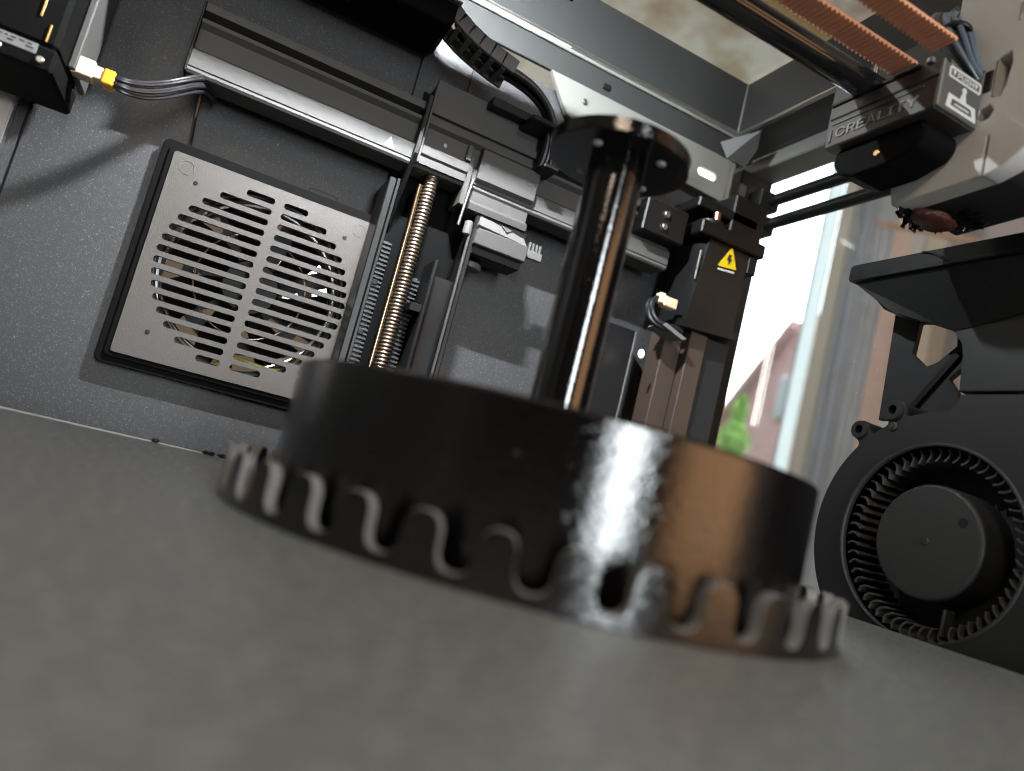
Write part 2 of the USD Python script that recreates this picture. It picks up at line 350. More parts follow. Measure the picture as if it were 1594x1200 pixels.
part(ps, 'base_disc', lathe([(8, 0), (RI-.05, 0), (RI-.05, 1.2), (8, 1.2)], CX, CY), pla)
part(ps, 'drum', lathe([(69.3, 1.25), (69.3, 34.4), (68.7, 35.1), (66.4, 35.1), (66.2, 34.6), (66.2, 1.25)], CX, CY, 256), pla)
part(ps, 'column', lathe([(8.3, 1.25), (8.3, 114.6), (5.2, 114.6), (5.2, 1.25)], CX, CY, 96), placol)
fp = Point(CX, CY).buffer(20.6, quad_segs=32).difference(Point(CX, CY).buffer(5.2))
FLH = [(CX-10.9, CY-6.6), (CX+7.6, CY-11.2), (CX+13.4, CY+6.9), (CX-5.4, CY+13.2)]
for (x, y) in FLH: fp = fp.difference(Point(x, y).buffer(1.5))
part(ps, 'print_blob', trimesh.creation.icosphere(2, .5).apply_translation((CX+69.4*math.cos(math.radians(-121)), CY+69.4*math.sin(math.radians(-121)), 24.5)), pla, smooth=True)
for (x, y) in FLH: part(ps, 'bright_hole_disc', cyl((x, y, 115.2), (x, y, 114.3), 1.35, 16, bev=.25), discm, label='small pale disc added in a flange hole for its bright dot')  # pale discs added to give the flange holes their bright dots
part(ps, 'flange', prism(fp, 'z', 114.7, 118.7, .3), pla, smooth=40)

# ================================================================ FAN GRILLE + FAN
GY = 338.0
gr = thing('fan_grille', 'square grey slotted fan grille on the back wall', 'fan grille', loc=(HC[0], 345, 25))
outer = rrect(-36.2, 53.4, 29.6, 118.8, 1.2)
part(gr, 'base_frame', cat_([prism(rrect(-41.5, 57.5, 24.2, 123.5, 3).difference(Point(*HC).buffer(41)), 'y', 340.0, 344.9, .4)]), velvet)
slots, bars = [], []
R_, pitch = 40.3, 5.08
for k in range(16):
    z = HC[1] + (k-7.5)*pitch
    half = math.sqrt(max(R_**2-(abs(k-7.5)*pitch)**2, 0)); half = max(half, 12.5)
    sl, sr = 0.0, 0.0
    L = rrect(HC[0]-half, HC[0]-2.0+.03*(z-HC[1]), z-1.42, z+1.42, 1.35); Rr = rrect(HC[0]+2.2+.03*(z-HC[1]), HC[0]+half+1, z-1.42, z+1.42, 1.35)
    slots += [L, Rr]
    if k < 15:
        h2 = math.sqrt(R_**2-(abs(k-7.0)*pitch)**2)
        h2 = min(h2, half, math.sqrt(max(R_**2-(abs(k-6.5)*pitch)**2, 150)))
        bars += [sbox(HC[0]-h2+1.5, z+1.42, HC[0]-3.6, z+pitch-1.42), sbox(HC[0]+3.8, z+1.42, HC[0]+h2-1.2, z+pitch-1.42)]
full = outer.difference(unary_union(slots))
part(gr, 'grille_plate', prism(full.difference(unary_union(bars)), 'y', GY, GY+2.2), grille_m)
for b in bars: part(gr, 'slat', prism(b, 'y', GY, GY+2.2), grille_m)
part(gr, 'plate_bevel', prism(rrect(-38.5, 55.4, 27.4, 120.9, 2).difference(sbox(-35.6, 30.2, 52.8, 118.2)), 'y', 338.7, 340.0, .5), velvet)
for (x, z) in ((-24.8, 108.2), (41.0, 107.9), (-25, 41.2), (41.5, 41.2)): part(gr, 'pin', cyl((x, GY, z), (x, GY-.5, z), .9, 14, bev=.2), black)
for (x, z) in ((-29.8, 113.2), (46.6, 113.4)): part(gr, 'mould_mark', prism(Point(x, z).buffer(3.1).difference(Point(x, z).buffer(2.75)), 'y', GY-.18, GY), grille_m)

ef = thing('exhaust_fan', 'dark exhaust fan with silver rings added for glints behind the slotted grille', 'fan', loc=(HC[0], 352, HC[1]))
part(ef, 'fan_frame', prism(rrect(HC[0]-42, HC[0]+42, HC[1]-42, HC[1]+42, 4).difference(Point(*HC).buffer(39)), 'y', 349, 372), black)
part(ef, 'hub', cyl((HC[0], 352, HC[1]), (HC[0], 370, HC[1]), 13, 40, bev=1), black)
for k in range(7):
    a0 = 2*math.pi*k/7+.25; V = []
    for i, r in enumerate(np.linspace(12, 37.5, 5)):
        for t_ in (0, 1):
            a = a0+.012*r+t_*(.62-.003*r); y = 353+t_*13
            for d in (0, 1.1): V.append((HC[0]+r*math.cos(a), y+d, HC[1]+r*math.sin(a)))
    F_ = []
    for i in range(4):
        o = i*4; n_ = o+4
        F_ += [(o, n_, n_+2), (o, n_+2, o+2), (o+1, o+3, n_+3), (o+1, n_+3, n_+1), (o, o+1, n_+1), (o, n_+1, n_), (o+2, n_+2, n_+3), (o+2, n_+3, o+3)]
    F_ += [(0, 2, 3), (0, 3, 1), (16, 17, 19), (16, 19, 18)]
    part(ef, 'blade', arrow(np.array(V), F_), satin)
part(ef, 'rear_guard', prism(unary_union([Point(*HC).buffer(39.5).difference(Point(*HC).buffer(38)), Point(*HC).buffer(30.5).difference(Point(*HC).buffer(23.5)), Point(*HC).buffer(16)] + [LineString([HC, (HC[0]+39*math.cos(a), HC[1]+39*math.sin(a))]).buffer(4.2) for a in np.arange(8)*math.pi/4+.5]), 'y', 371, 373), black)
part(ef, 'wire', tube([(HC[0]+30, 349.5, HC[1]-24), (HC[0]+16, 348.5, HC[1]-34), (HC[0]+4, 349, HC[1]-33), (HC[0]-6, 350, HC[1]-38)], .7), goldw)
part(ef, 'wire', tube([(HC[0]+36, 349.5, HC[1]-8), (HC[0]+29, 348.5, HC[1]-22), (HC[0]+18, 349, HC[1]-30)], .6), white)
part(ef, 'glint_ring', tube([(HC[0]+37*math.cos(a), 349.5, HC[1]+37*math.sin(a)) for a in np.linspace(-1.2, 4.4, 40)], .9, k=80), chrome)  # silver rings added to make glints behind the slots
part(ef, 'glint_ring', tube([(HC[0]+24*math.cos(a), 349.5, HC[1]+24*math.sin(a)) for a in np.linspace(0, 6.2, 40)], .5, k=80), chrome)

# ================================================================ BEAM ALONG THE BACK WALL
bm = thing('support_beam', 'long grooved aluminium beam along the back wall above the grille', 'beam')
prof = Polygon([(334, 146.2), (320.4, 146.2), (319.6, 147.2), (320.0, 148.6), (319.5, 149.0), (319.5, 156.0), (322.5, 158.0), (322.5, 166.5), (319.5, 168.2), (319.5, 169.8), (327, 170.2), (327, 173.0), (319.5, 173.4), (319.5, 176.8), (334, 176.8)])
part(bm, 'extrusion', prism(affinity.affine_transform(prof, [1, 0, 0, 1, 0, 0]), 'x', -39.5, 203), alum)
part(bm, 'end_cap', bx(-40.6, -39.55, 319, 334.5, 146, 177, .3), black)
part(bm, 'pale_spot', hull([(44, 319.35, 149.6), (48.5, 319.35, 149.4), (46.0, 319.35, 155), (44, 319.6, 149.6), (48.5, 319.6, 149.4), (46.0, 319.6, 155)]), labelm, label='small pale triangular mark near the right end')  # pale triangular patch set on the beam face

# ================================================================ Z SCREW UNIT
zu = thing('lead_screw_unit', 'upright black housing with brass coloured lead screw beside the grille', 'lead screw')
part(zu, 'housing_back', bx(54, 94, 336, 344.5, -60, 150, .5), velvet)
part(zu, 'left_plate', bx(50.2, 53.6, 318, 344, -60, 137, .5), satin)
part(zu, 'left_edge_strip', bx(53.6, 55.2, 317.2, 319.5, -60, 137, .3), satin)
part(zu, 'right_channel', cat_([bx(80.2, 82.2, 318, 336, -60, 108, .4), bx(82.2, 93.5, 324, 336, -60, 102, .4)]), satin)
part(zu, 'right_plate', bx(93.5, 96, 318, 344, -60, 128, .5), satin)
part(zu, 'right_edge_strip', bx(92.2, 93.4, 317.6, 319.2, -60, 128, .3), brkt)
for x0, x1, z1 in ((57.0, 61.2, 112), (75.0, 78.5, 100)):
    ms = [bx(x0, x1, 333.5, 335.9, -20, z1, .2)]
    z = -18.
    while z < z1-1: ms.append(bx(x0+.2, x1+.9, 331.6, 333.6, z, z+1.1, .2)); z += 2.1
    part(zu, 'rack_strip', cat_(ms), ribm)
for z in (66, 90): part(zu, 'stop_block', bx(56.5, 60, 331, 333, z, z+2.4, .3), black)
part(zu, 'stop_block', bx(75, 82, 320, 330, 82, 86, .3), black)
def screw(cx, cy, r, z0, z1, p, nt=20):
    nz = int((z1-z0)/p*8); zz = np.linspace(z0, z1, nz); t = np.linspace(0, 2*np.pi, nt, endpoint=False)
    fr = (zz[:, None]/p - t[None]/(2*np.pi)) % 1; rr = r - .55*np.clip(np.abs(fr-.5)*3-.45, 0, 1)
    V = np.stack([cx+rr*np.cos(t), cy+rr*np.sin(t), np.broadcast_to(zz[:, None], rr.shape)], -1).reshape(-1, 3); F_ = []
    i, j = np.meshgrid(np.arange(nz-1), np.arange(nt), indexing='ij'); a = (i*nt+j).ravel(); b = (i*nt+(j+1) % nt).ravel()
    return arrow(V, np.vstack([np.c_[a, b, b+nt], np.c_[a, b+nt, a+nt]]))
part(zu, 'lead_screw', screw(70.2, 325, 3.6, -40, 149, 1.75), screwm, smooth=True)
part(zu, 'guide_rod', cyl((65.2, 323, -40), (65.2, 323, 140), 1.15, 16), bronze)
tb = part(zu, 'top_block', prism(Polygon([(317.5, 151), (316.5, 152), (316.5, 156), (319.2, 157.2), (319.2, 164), (334, 164), (334, 147.5), (317.5, 147.5)]), 'x', 60.2, 83.6, .3), brkt)
part(tb, 'bolt', cyl((70.6, 319.2, 160.4), (70.6, 318.3, 160.4), 1.1, 14, bev=.2), steel)
part(zu, 'block_side', bx(59.3, 60.3, 316, 330, 147, 186, .2), brkt)
part(zu, 'block_side', bx(83.7, 86.4, 318, 334, 137, 161, .3), brkt)
part(zu, 'block_step', bx(81.2, 83.8, 316.4, 319, 157.5, 165, .3), brkt)
part(zu, 'carriage_plate', prism(sbox(60.5, 164.2, 120.5, 191).difference(sbox(92, 171.6, 98.5, 173.6)).difference(sbox(83.5, 162, 90, 169.5)), 'y', 322, 325, .3), brkt)
part(zu, 'side_fin', hull([(58.6, 314, 150), (58.6, 314, 178), (58.6, 333, 188), (58.6, 333, 120), (57, 314, 150), (57, 333, 188), (57, 333, 120), (57, 314, 178)]), black)
part(zu, 'top_ledge', bx(86, 121, 315, 322, 187, 191.5, .4), black)
part(zu, 'pin', tube([(87.5, 318, 150), (86.9, 318, 140), (86.2, 318, 127)], .8), steel)

wp = thing('wiper_bracket', 'stepped grey bracket with small clip and comb beside the lead screw', 'bracket')
part(wp, 'bracket_face', prism(Polygon([(321.8, 190), (321.8, 168.5), (316.0, 165.5), (316.8, 151.5), (320.5, 149.5), (320.5, 141.5), (317.0, 139.0), (317.6, 136.2), (334, 136.2), (334, 190)]), 'x', 88.8, 119.4, .3), brkt)
part(wp, 'slot_recess', bx(94, 101.5, 321.4, 321.9, 174.0, 176.5, .1), blackrough)
part(wp, 'clip_top', hull([(95, 315, 130), (121, 315, 128.5), (96.5, 320, 137.5), (119.5, 320, 134.5), (95, 317, 129), (121, 317, 127.5), (96.5, 322, 136.5), (119.5, 322, 133.5)]), clipm)
part(wp, 'clip_notch', hull([(107, 317.4, 134.6), (113, 317.6, 134.0), (109.5, 315.2, 131.2), (107, 318, 134.4), (113, 318.2, 133.8), (109.5, 315.8, 131.0)]), brkt)
part(wp, 'clip_front', bx(95, 122, 314.6, 320, 120.5, 128.6, .5), brkt)
part(wp, 'clip_base', bx(94, 121.5, 318.5, 333, 116.5, 136, .6), black)
cb = part(wp, 'comb', bx(122, 131.5, 318, 320.5, 124.5, 128.6, .3), clipm)
for k in range(4): part(cb, 'tooth', bx(123.6+1.9*k, 124.5+1.9*k, 318.4, 320, 128.5, 132.6, .15), clipm)
part(wp, 'peg', cyl((91.5, 319, 131), (91.5, 319, 124), 2.1, 16, bev=.6), clipm)
part(wp, 'foot_disc', cyl((100, 330, 112), (100, 330, 115), 6, 24, bev=.4), clipm)

# ================================================================ CABLE CHAIN
cc = thing('cable_chain', 'black plastic cable chain hanging from the top left of the frame', 'cable chain')
path = spline([(30, 316, 238), (44, 316, 227), (54, 316, 217.5), (64, 316, 211.5), (76, 316, 207.5), (90, 316, 204.5)], 12)
for i in range(11):
    a, b = path[i], path[i+1]; d = (b-a)/np.linalg.norm(b-a); n_ = np.array([-d[2], 0, d[0]]); L = np.linalg.norm(b-a)
    if n_[2] < 0: n_ = -n_
    y = np.array([0, 1, 0.])
    def blk(u0, u1, v0, v1, w0, w1, b_=.3):
        m_ = bx(u0, u1, v0, v1, w0, w1, b_); q = m_.vertices; m_.vertices = a + q[:, :1]*d + q[:, 1:2]*y + q[:, 2:]*n_; m_.fix_normals(); return m_
    part(cc, 'link', cat_([blk(-.6, L+.6, -9.5, -7.4, -3, 4), blk(-.6, L+.6, 7.4, 9.5, -3, 4), blk(.6, 3.2, -7.5, 7.5, -3.2, -2.2), blk(.6, L-1, -1.2, 1.2, -3.1, -2.3), blk(.6, 3.2, -7.5, 7.5, 3, 4)]), linkm)
for k, (dy, dz) in enumerate(((-4, 0), (-1.5, 1.5), (1.5, -.5), (4, 1), (0, 3.2))):
    part(cc, 'cable', tube([(60, 316+dy, 214+dz), (88, 316+dy, 205+dz), (101, 315+dy, 202.5+dz), (111, 314+dy*.8, 197+dz*.8), (117.5-dz*.5, 313+dy*.6, 188), (120.5-dz, 313+dy*.5, 178), (120-dz, 314+dy*.5, 167)], 1.7, 10, 40), wirem)
part(cc, 'cable_clip', cat_([bx(104, 124, 305, 321, 184.2, 187.0, .6), bx(116, 124, 306, 320, 165, 168, .8)]), black)

# ================================================================ LEFT MOTOR + HARNESS
lm = thing('left_motor', 'black stepper motor in the upper left corner with a pale label strip', 'motor', loc=(-74, 306, 113)); UsdGeom.Xformable(lm).GetOrderedXformOps()[0].Set(Gf.Vec3d(-.069, .306, .113))
part(lm, 'body', bx(-118, -79.2, 288, 326, 122.2, 185, 1.6), velvet)
part(lm, 'end_plate', bx(-119, -78.2, 286.8, 326.8, 113.0, 122.0, 1.2), velvet)
part(lm, 'edge_glint_strip', bx(-86.9, -86.2, 287.3, 288.1, 131.5, 185, .2), brasstip, label='golden reflection along the motor edge, modelled as a thin strip')  # both strips model a golden reflection on the motor edge
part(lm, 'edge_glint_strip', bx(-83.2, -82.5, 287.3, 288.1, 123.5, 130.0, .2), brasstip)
part(lm, 'side_plate', bx(-79.0, -76.4, 304, 330, 124, 190, .5), brkt)
la = part(lm, 'label_strip', bx(-112, -84.2, 286.55, 286.75, 118.0, 121.6, .05), labelm)
for r_ in range(2):
    x = -110.5
    while x < -86:
        w = rng.uniform(.8, 2.6); part(la, 'print_mark', bx(x, x+w, 286.45, 286.56, 120.4-1.2*r_, 120.9-1.2*r_, .02), blackrough) if rng.random() > .2 else None; x += w+.7
for (x, z) in ((-82.5, 116.6), (-95, 116.2)): part(lm, 'bolt', cyl((x, 286.8, z), (x, 285.9, z), 1.3, 16, bev=.3), steel)
co = thing('motor_connector', 'cream plug with orange tape and black wires on the left motor', 'connector', loc=(-66, 308, 125)); UsdGeom.Xformable(co).GetOrderedXformOps()[0].Set(Gf.Vec3d(-.0635, .308, .125))
part(co, 'plug', cat_([bx(-74.2, -68.6, 305, 312, 123.6, 130.2, .4), bx(-68.7, -65.8, 306, 311, 124.6, 129.2, .3), bx(-75.6, -74.1, 306, 311, 123.6, 130.6, .2)]), cream)
part(co, 'tape', bx(-65.6, -61.6, 305.2, 312, 123.6, 129.4, .5), orange)
for k in range(5):
    dz, dy = 1.5*(k-2), rng.uniform(-1.5, 1.5)
    part(co, 'wire', tube([(-63, 308+dy, 126.8+.5*dz), (-57, 308+dy, 126.6+.8*dz), (-51, 310+dy, 129+1.0*dz), (-46, 312+dy, 132.5+1.1*dz), (-38, 318+dy, 141+1.1*dz), (-30, 336, 147+dz)], .75, 8, 30), wirem)
tag(part(None, 'thin_wire', tube([(-32.2, 342.5, 152), (-33.4, 340.5, 147.5), (-33.6, 341.8, 142), (-32.4, 342.6, 130), (-31.6, 342.8, 121)], .7, 8, 30), gloss), 'thin black wire running down the back wall to the grille corner', 'wire')

# ================================================================ GANTRY ROD, BELTS, SIDE RODS
gx = thing('gantry_rod', 'thick shiny black gantry rod running to the toolhead', 'rod')
part(gx, 'rod', cyl((-80, 190.0, 190.6), (205, 190.0, 190.6), 5.0, 48), gloss)
part(gx, 'end_sleeve', cyl((-92, 190.0, 190.6), (-80.1, 190.0, 190.6), 8, 40, bev=.6), black)
def belt(name, y0, y1, z, x1, label):
    t = thing(name, label, 'belt', 'toothed orange belts above the gantry rod')
    part(t, 'band', bx(-60, x1, y0, y1, z, z+.9, .1), beltm)
    ms = []; x = 95.
    while x < x1-1:
        ms.append(prism(Polygon([(x, z+.05), (x+1.15, z+.05), (x+.85, z-.8), (x+.3, z-.8)]), 'y', y0, y1)); x += 2.0
    for m_ in ms: part(t, 'tooth', m_, beltm)
belt('drive_belt', 168.5, 178.0, 189.0, 186, 'orange toothed belt nearer the shiny gantry rod')
belt('drive_belt', 153.5, 162.0, 190.0, 184.5, 'orange toothed belt farther from the gantry rod, ending at the cable bundle')
for z, r_, lab in ((221.5, 3.6, 'upper of the two black side rods crossing the bright pane'), (206.0, 3.6, 'lower side rod with a plain black face crossing the bright pane')):
    t = thing('side_rod', lab, 'rod')
    part(t, 'rod', cyl((279, 40, z), (279, 352, z), r_, 24), satin)
    part(t, 'end_block', bx(270, 284.9, 340, 352, z-5.5, z+5.5, .6), black)

part(tf, 'added_shade_bar', bx(-140, 93, 259, 262, 215, 237.5, .4), velvet)  # bar added above the view to cast the dark band on beam and wall
part(tf, 'added_lamp_shield', bx(28, 62, 190, 232.6, 234, 235.2, .2), velvet)  # unseen plates added round the lamp to keep its light off the build plate
part(tf, 'added_lamp_shield', bx(28, 62, 190, 192, 235.3, 256, .2), velvet)
part(tf, 'added_lamp_shield', bx(28, 62, 190, 232, 256.1, 257.2, .2), velvet)
# ================================================================ TOOLHEAD
tl = thing('toolhead', 'grey toolhead with boxy black extruder, lettering and hanging nozzle', 'toolhead')
ex = part(tl, 'extruder_box', cat_([bx(185, 204.8, 158, 203, 180.3, 185.8, .5), bx(185, 204.8, 158, 203, 168.6, 179.9, .5), bx(185.6, 204.2, 158.6, 202.4, 179.5, 180.6, .2)]), toolm)
part(ex, 'top_edge', bx(184.6, 205, 166, 203.2, 185.9, 187.4, .3), black)
def text_at(txt, h, o, ux, uy, un, depth=.5, bold=False, width=None):
    m_ = meshkit.text_mesh(txt, h, depth, bold); v = m_.vertices
    if width: v = v*(width/(v[:, 0].max()-v[:, 0].min()), 1, 1)
    m_.vertices = np.array(o) + v[:, :1]*np.array(ux) + v[:, 1:2]*np.array(uy) + v[:, 2:]*np.array(un); m_.fix_normals(multibody=True); return m_
part(ex, 'lettering', text_at('CREALITY', 3.5, (185.0, 198.6, 171.8), (0, -1, 0), (0, 0, 1), (-1, 0, 0), .45, False, width=33.5), letterm)
part(ex, 'lettering_frame', cat_([bx(184.5, 185.0, 200.2, 201.2, 170.6, 175.6, .1), bx(184.6, 185, 163.2, 201, 177.6, 178.2, .1)]), toolface)
fr = part(tl, 'front_face', bx(185.4, 204.6, 157.2, 158.0, 169, 185.2, .2), toolface)
part(tl, 'corner_edge', bx(184.7, 185.7, 157.0, 158.2, 169, 185.6, .25), frameplate)
lab = rrect(187.6, 203.4, 180.4, 184.4, .8)
part(fr, 'push_label', cat_([prism(lab.difference(lab.buffer(-.75)), 'y', 156.9, 157.19), text_at('PUSH', 1.7, (191.4, 157.15, 181.5), (1, 0, 0), (0, 0, 1), (0, -1, 0), .3, True, width=8.2)] +
    [prism(Polygon([(x, 183.3), (x+1.7, 183.3), (x+.85, 181.5)]), 'y', 156.9, 157.19) for x in (189.2, 200.2)]), white)
lev = Polygon([(188.5, 170.2), (203.6, 170.2), (202.2, 175.0), (188.9, 175.0)])
part(fr, 'lever_icon', cat_([prism(lev.difference(Polygon([(190.6, 171.4), (201.4, 171.4), (200.4, 173.8), (191, 173.8)])), 'y', 156.9, 157.19), prism(Point(196, 178.6).buffer(1.1), 'y', 156.9, 157.19), prism(Polygon([(195.4, 178), (196.6, 178), (198, 173.9), (194, 173.9)]), 'y', 156.88, 157.19), bx(192.4, 199.6, 156.9, 157.19, 172.2, 172.8, .02)]), white)
ud = Polygon([(163, 168.3), (200, 168.3), (199.5, 163), (196.5, 158.8), (190, 156.6), (176, 157.0), (166, 160), (163, 164)]).buffer(-4).buffer(5, quad_segs=12)
part(tl, 'extruder_motor', prism(ud, 'x', 188.6, 204.8, .8), velvet, smooth=35)
part(tl, 'motor_shaft', cyl((188.8, 181, 161.5), (188.2, 181, 161.5), 1.2, 16, bev=.2), brasstip)
sh = Polygon([(172, 262), (172, 192), (186, 190), (189.8, 166), (185.6, 149.6), (184, 149.0), (151, 151.3), (145, 153.2), (139.5, 157.5), (133, 166), (126, 180), (118, 200), (112, 262)])
slot_a = Polygon([(153.8, 193.4), (149.8, 194.5), (149.0, 190), (150.0, 182.5), (151.2, 179), (153.6, 179.5)])
slot_b = Polygon([(149.0, 212), (146, 213), (145, 208), (148, 205)])
hexh = Polygon([(157.2, 176), (154.3, 177), (152.6, 174.6), (153.8, 172.2), (156.4, 171.4), (158.2, 173.6)])
slit = sbox(152.3, 150.2, 152.8, 165)
part(tl, 'shroud', prism(sh.difference(unary_union([slot_a, slot_b, hexh, slit])), 'x', 205, 213, .5), shroudm, smooth=25)
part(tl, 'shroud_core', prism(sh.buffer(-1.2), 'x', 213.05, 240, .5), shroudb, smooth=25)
part(tl, 'slot_edge', cat_([bx(204.9, 205.6, 153.3, 154.3, 179.4, 193.2, .2), bx(204.9, 205.6, 148.6, 149.3, 205, 212, .2)]), frameplate)
part(tl, 'seam', bx(205.2, 205.6, 152.35, 152.75, 150.6, 165, .05), frameplate)
so = trimesh.creation.icosphere(3, 1); v = so.vertices*(9.5, 6.5, 2.6)*(1+.25*(meshkit.fbm(so.vertices*2.2, 3, 4)[:, None]-.5)); so.vertices = v+(219.5, 179.0, 147.3)
part(tl, 'silicone_sock', so, sock, smooth=True)
for k in range(34):
    x = rng.uniform(207, 232); dz = 2.2+4.2*math.exp(-((x-217)/8)**2)*rng.random()
    y = 186.3-rng.uniform(-.5, 5); w = rng.uniform(.7, 2.2)
    m_ = hull(np.array([(x+rng.normal()*w, y+rng.normal()*.7, 150-rng.random()*dz) for _ in range(7)] + [(x-w, y, 149.6), (x+w, y, 149.6), (x, y+.8, 149.6), (x+rng.normal()*.8, y+rng.normal()*.4, 149.4-dz)]))
    GOO = m_ if k == 0 else cat_([GOO, m_])
for k in range(12):
    x, y = rng.uniform(222, 233), rng.uniform(166, 178); GOO = cat_([GOO, hull(np.array([(x+rng.normal()*1.6, y+rng.normal()*2.4, 149.6-rng.random()*1.2) for _ in range(9)]))])
part(tl, 'burnt_drips', cat_([GOO] + [hull(np.array([(x, 175, 149), (x+3, 170, 149), (x+1, 166, 148.8), (x-2, 172, 147.4), (x+2, 177, 147.2)]) ) for x in (222, 227, 231)]), goo)
ms = []
for k in range(15):
    a, b = rng.uniform(-4, 4), rng.uniform(-4.5, 4.5)
    part(tl, 'cable', tube([(205+a*.5+4, 176+b*.8, 225+a), (200+a, 171+b, 213+.5*b), (198+a, 165.5+b, 203), (199.5+a*.8, 161+b*.5, 194), (203.0, 158.6+b*.35, 188+a*.3)], rng.uniform(.85, 1.2), 8, 26), (wireg if k % 3 else wirem))
part(tl, 'cable_tie', cyl((199.0, 167.3, 206), (198.4, 166.6, 204), 5.6, 20, bev=.4), black)
part(tl, 'cable_plug', bx(204.5, 212, 154.5, 157.5, 182, 190, .4), blackrough)
part(tl, 'rod_clamp', bx(193, 204.6, 180, 203, 187.6, 196, .8), black)
part(tl, 'bolt', cyl((187, 164.2, 187.6), (187, 164.2, 189.6), 1.3, 14, bev=.3), steel)

# plate of the far right upper corner seen behind the belts
cr_ = thing('corner_bracket', 'dark grey corner bracket with a black hook behind the orange belts', 'bracket')
part(cr_, 'plate', bx(238, 242.8, 150, 262, 215, 247, .8), framem)
part(cr_, 'hook', prism(Polygon([(246, 214), (236, 217), (229, 226), (233, 226), (231, 232), (240, 230), (246, 222)]), 'x', 231, 236, .3), blackrough)
part(cr_, 'pin', cyl((233, 233, 212), (233, 233, 247), 1.1, 14), steel)

# ================================================================ CORNER MOTOR
cm = thing('corner_motor', 'black corner motor with a yellow warning triangle', 'motor')
bd = Polygon([(216.5, 165.5), (222.5, 168.5), (245.5, 168), (246.5, 124), (220, 118.5)]).buffer(.8)
body = part(cm, 'body', hull([(214.5, 309, 119), (246, 309, 122), (246, 309, 168), (219, 309, 168), (214.5, 316, 162), (212, 330, 119), (252, 330, 122), (252, 330, 168), (214, 330, 168)]), satin)
part(cm, 'body_edge', bx(214.3, 215.3, 308.6, 309.4, 144, 160, .2), frameplate)
part(cm, 'lower_plate', hull([(211, 307, 117), (248, 307, 120), (248, 307, 124), (211, 307, 121), (211, 332, 117), (254, 332, 120), (254, 332, 124), (211, 332, 121)]), satin)
part(cm, 'upper_plate', bx(210, 254, 306, 340, 168.2, 176, .8), black)
part(cm, 'side_lug', bx(246, 252, 308, 330, 158, 168, .5), black)
part(cm, 'neck', cyl((222, 316, 168), (222, 316, 179), 8, 24), black)
part(cm, 'shaft', cyl((221.5, 311, 174), (221.5, 311, 184), 2.1, 18, bev=.3), shaftm)
part(cm, 'pulley_box', cat_([bx(209, 250, 312, 345, 184, 190, .8), bx(232, 254, 312, 345, 176, 200, .8)]), black)
tri = Polygon([(227.5, 158.4), (238.5, 159.6), (233.6, 169.6)]); tri = affinity.translate(tri.buffer(.5), 0, -2.2)
part(cm, 'warning_triangle', prism(tri, 'y', 308.3, 308.6), yellow)
part(cm, 'warning_symbol', cat_([prism(Polygon([(232.6, 163.8), (234.1, 163.8), (233.6, 161.4), (235, 161.6), (232.8, 157.8), (233.0, 160.4), (231.6, 160.2)]), 'y', 308.1, 308.35)]), blackrough)
part(cm, 'warning_print', cat_([bx(227.4+.0+1.6*k, 228.6+1.6*k, 308.3, 308.6, 153.6+.17*k, 154.6+.17*k, .02) for k in range(7)]), white)
part(cm, 'plug', cat_([bx(199.5, 207.5, 308, 314, 124.0, 129.4, .5), bx(196.5, 200, 308.5, 313, 125, 130.4, .4)]), cream)
part(cm, 'plug_cable', cat_([tube([(197, 311, 127.5), (193.5, 310, 122), (196, 309, 116.5), (206, 308, 114.5), (214, 309, 114)], 1.5), tube([(198, 312, 127), (192, 311, 121), (195, 310, 115), (206, 309, 113), (214, 310, 112)], 1.4)]), wirem)
part(cm, 'foot_plate', hull([(200, 306, 113.5), (214, 306, 109.5), (216, 306, 111), (202, 306, 115.2), (200, 320, 113.5), (214, 320, 109.5), (216, 320, 111), (202, 320, 115.2)]), frameplate)
bk = thing('bolted_block', 'black block with two bolts in slots left of the corner motor', 'block')
part(bk, 'plate', bx(178.5, 205, 312, 330, 159, 177.5, .8), black)
for z in (164.5, 171.3):
    part(bk, 'slot', cyl((190.5, 312.0, z), (190.5, 311.6, z), 2.2, 20), blackrough)
    part(bk, 'bolt', cat_([cyl((191, 311.7, z), (191, 310.4, z), 1.7, 18, bev=.3), cyl((191, 310.5, z), (191, 310.2, z), .8, 6)]), steel)
po = thing('corner_column', 'brown grey upright column under the corner motor', 'column')
part(po, 'front_face', bx(222.5, 233.5, 312, 320, -90, 118, .5), brown)
part(po, 'side_face', bx(211, 222.3, 318, 332, -90, 116, .5), brown)
part(po, 'edge_post', bx(233.7, 250, 314, 345, -90, 118, .5), blackrough)
sl_ = thing('round_spot', 'small round glowing spot standing in for a bright opening low on the back wall beside the column', 'opening')
o_ = trimesh.creation.icosphere(2, 1.0); o_.apply_scale((1.9, .4, 2.3)); o_.apply_translation((196.5, 314, 97.5)); part(sl_, 'glowing_spot', o_, glowm)  # glowing solid, the brightness of the opening is put into its material
gp = thing('grey_upright', 'thin grey upright panel behind the column and the corner block', 'panel')
part(gp, 'panel', bx(176, 200, 330, 341, -90, 112, .4), satin)
part(gp, 'edge', bx(200, 201, 329.5, 341, -90, 112, .2), framem)

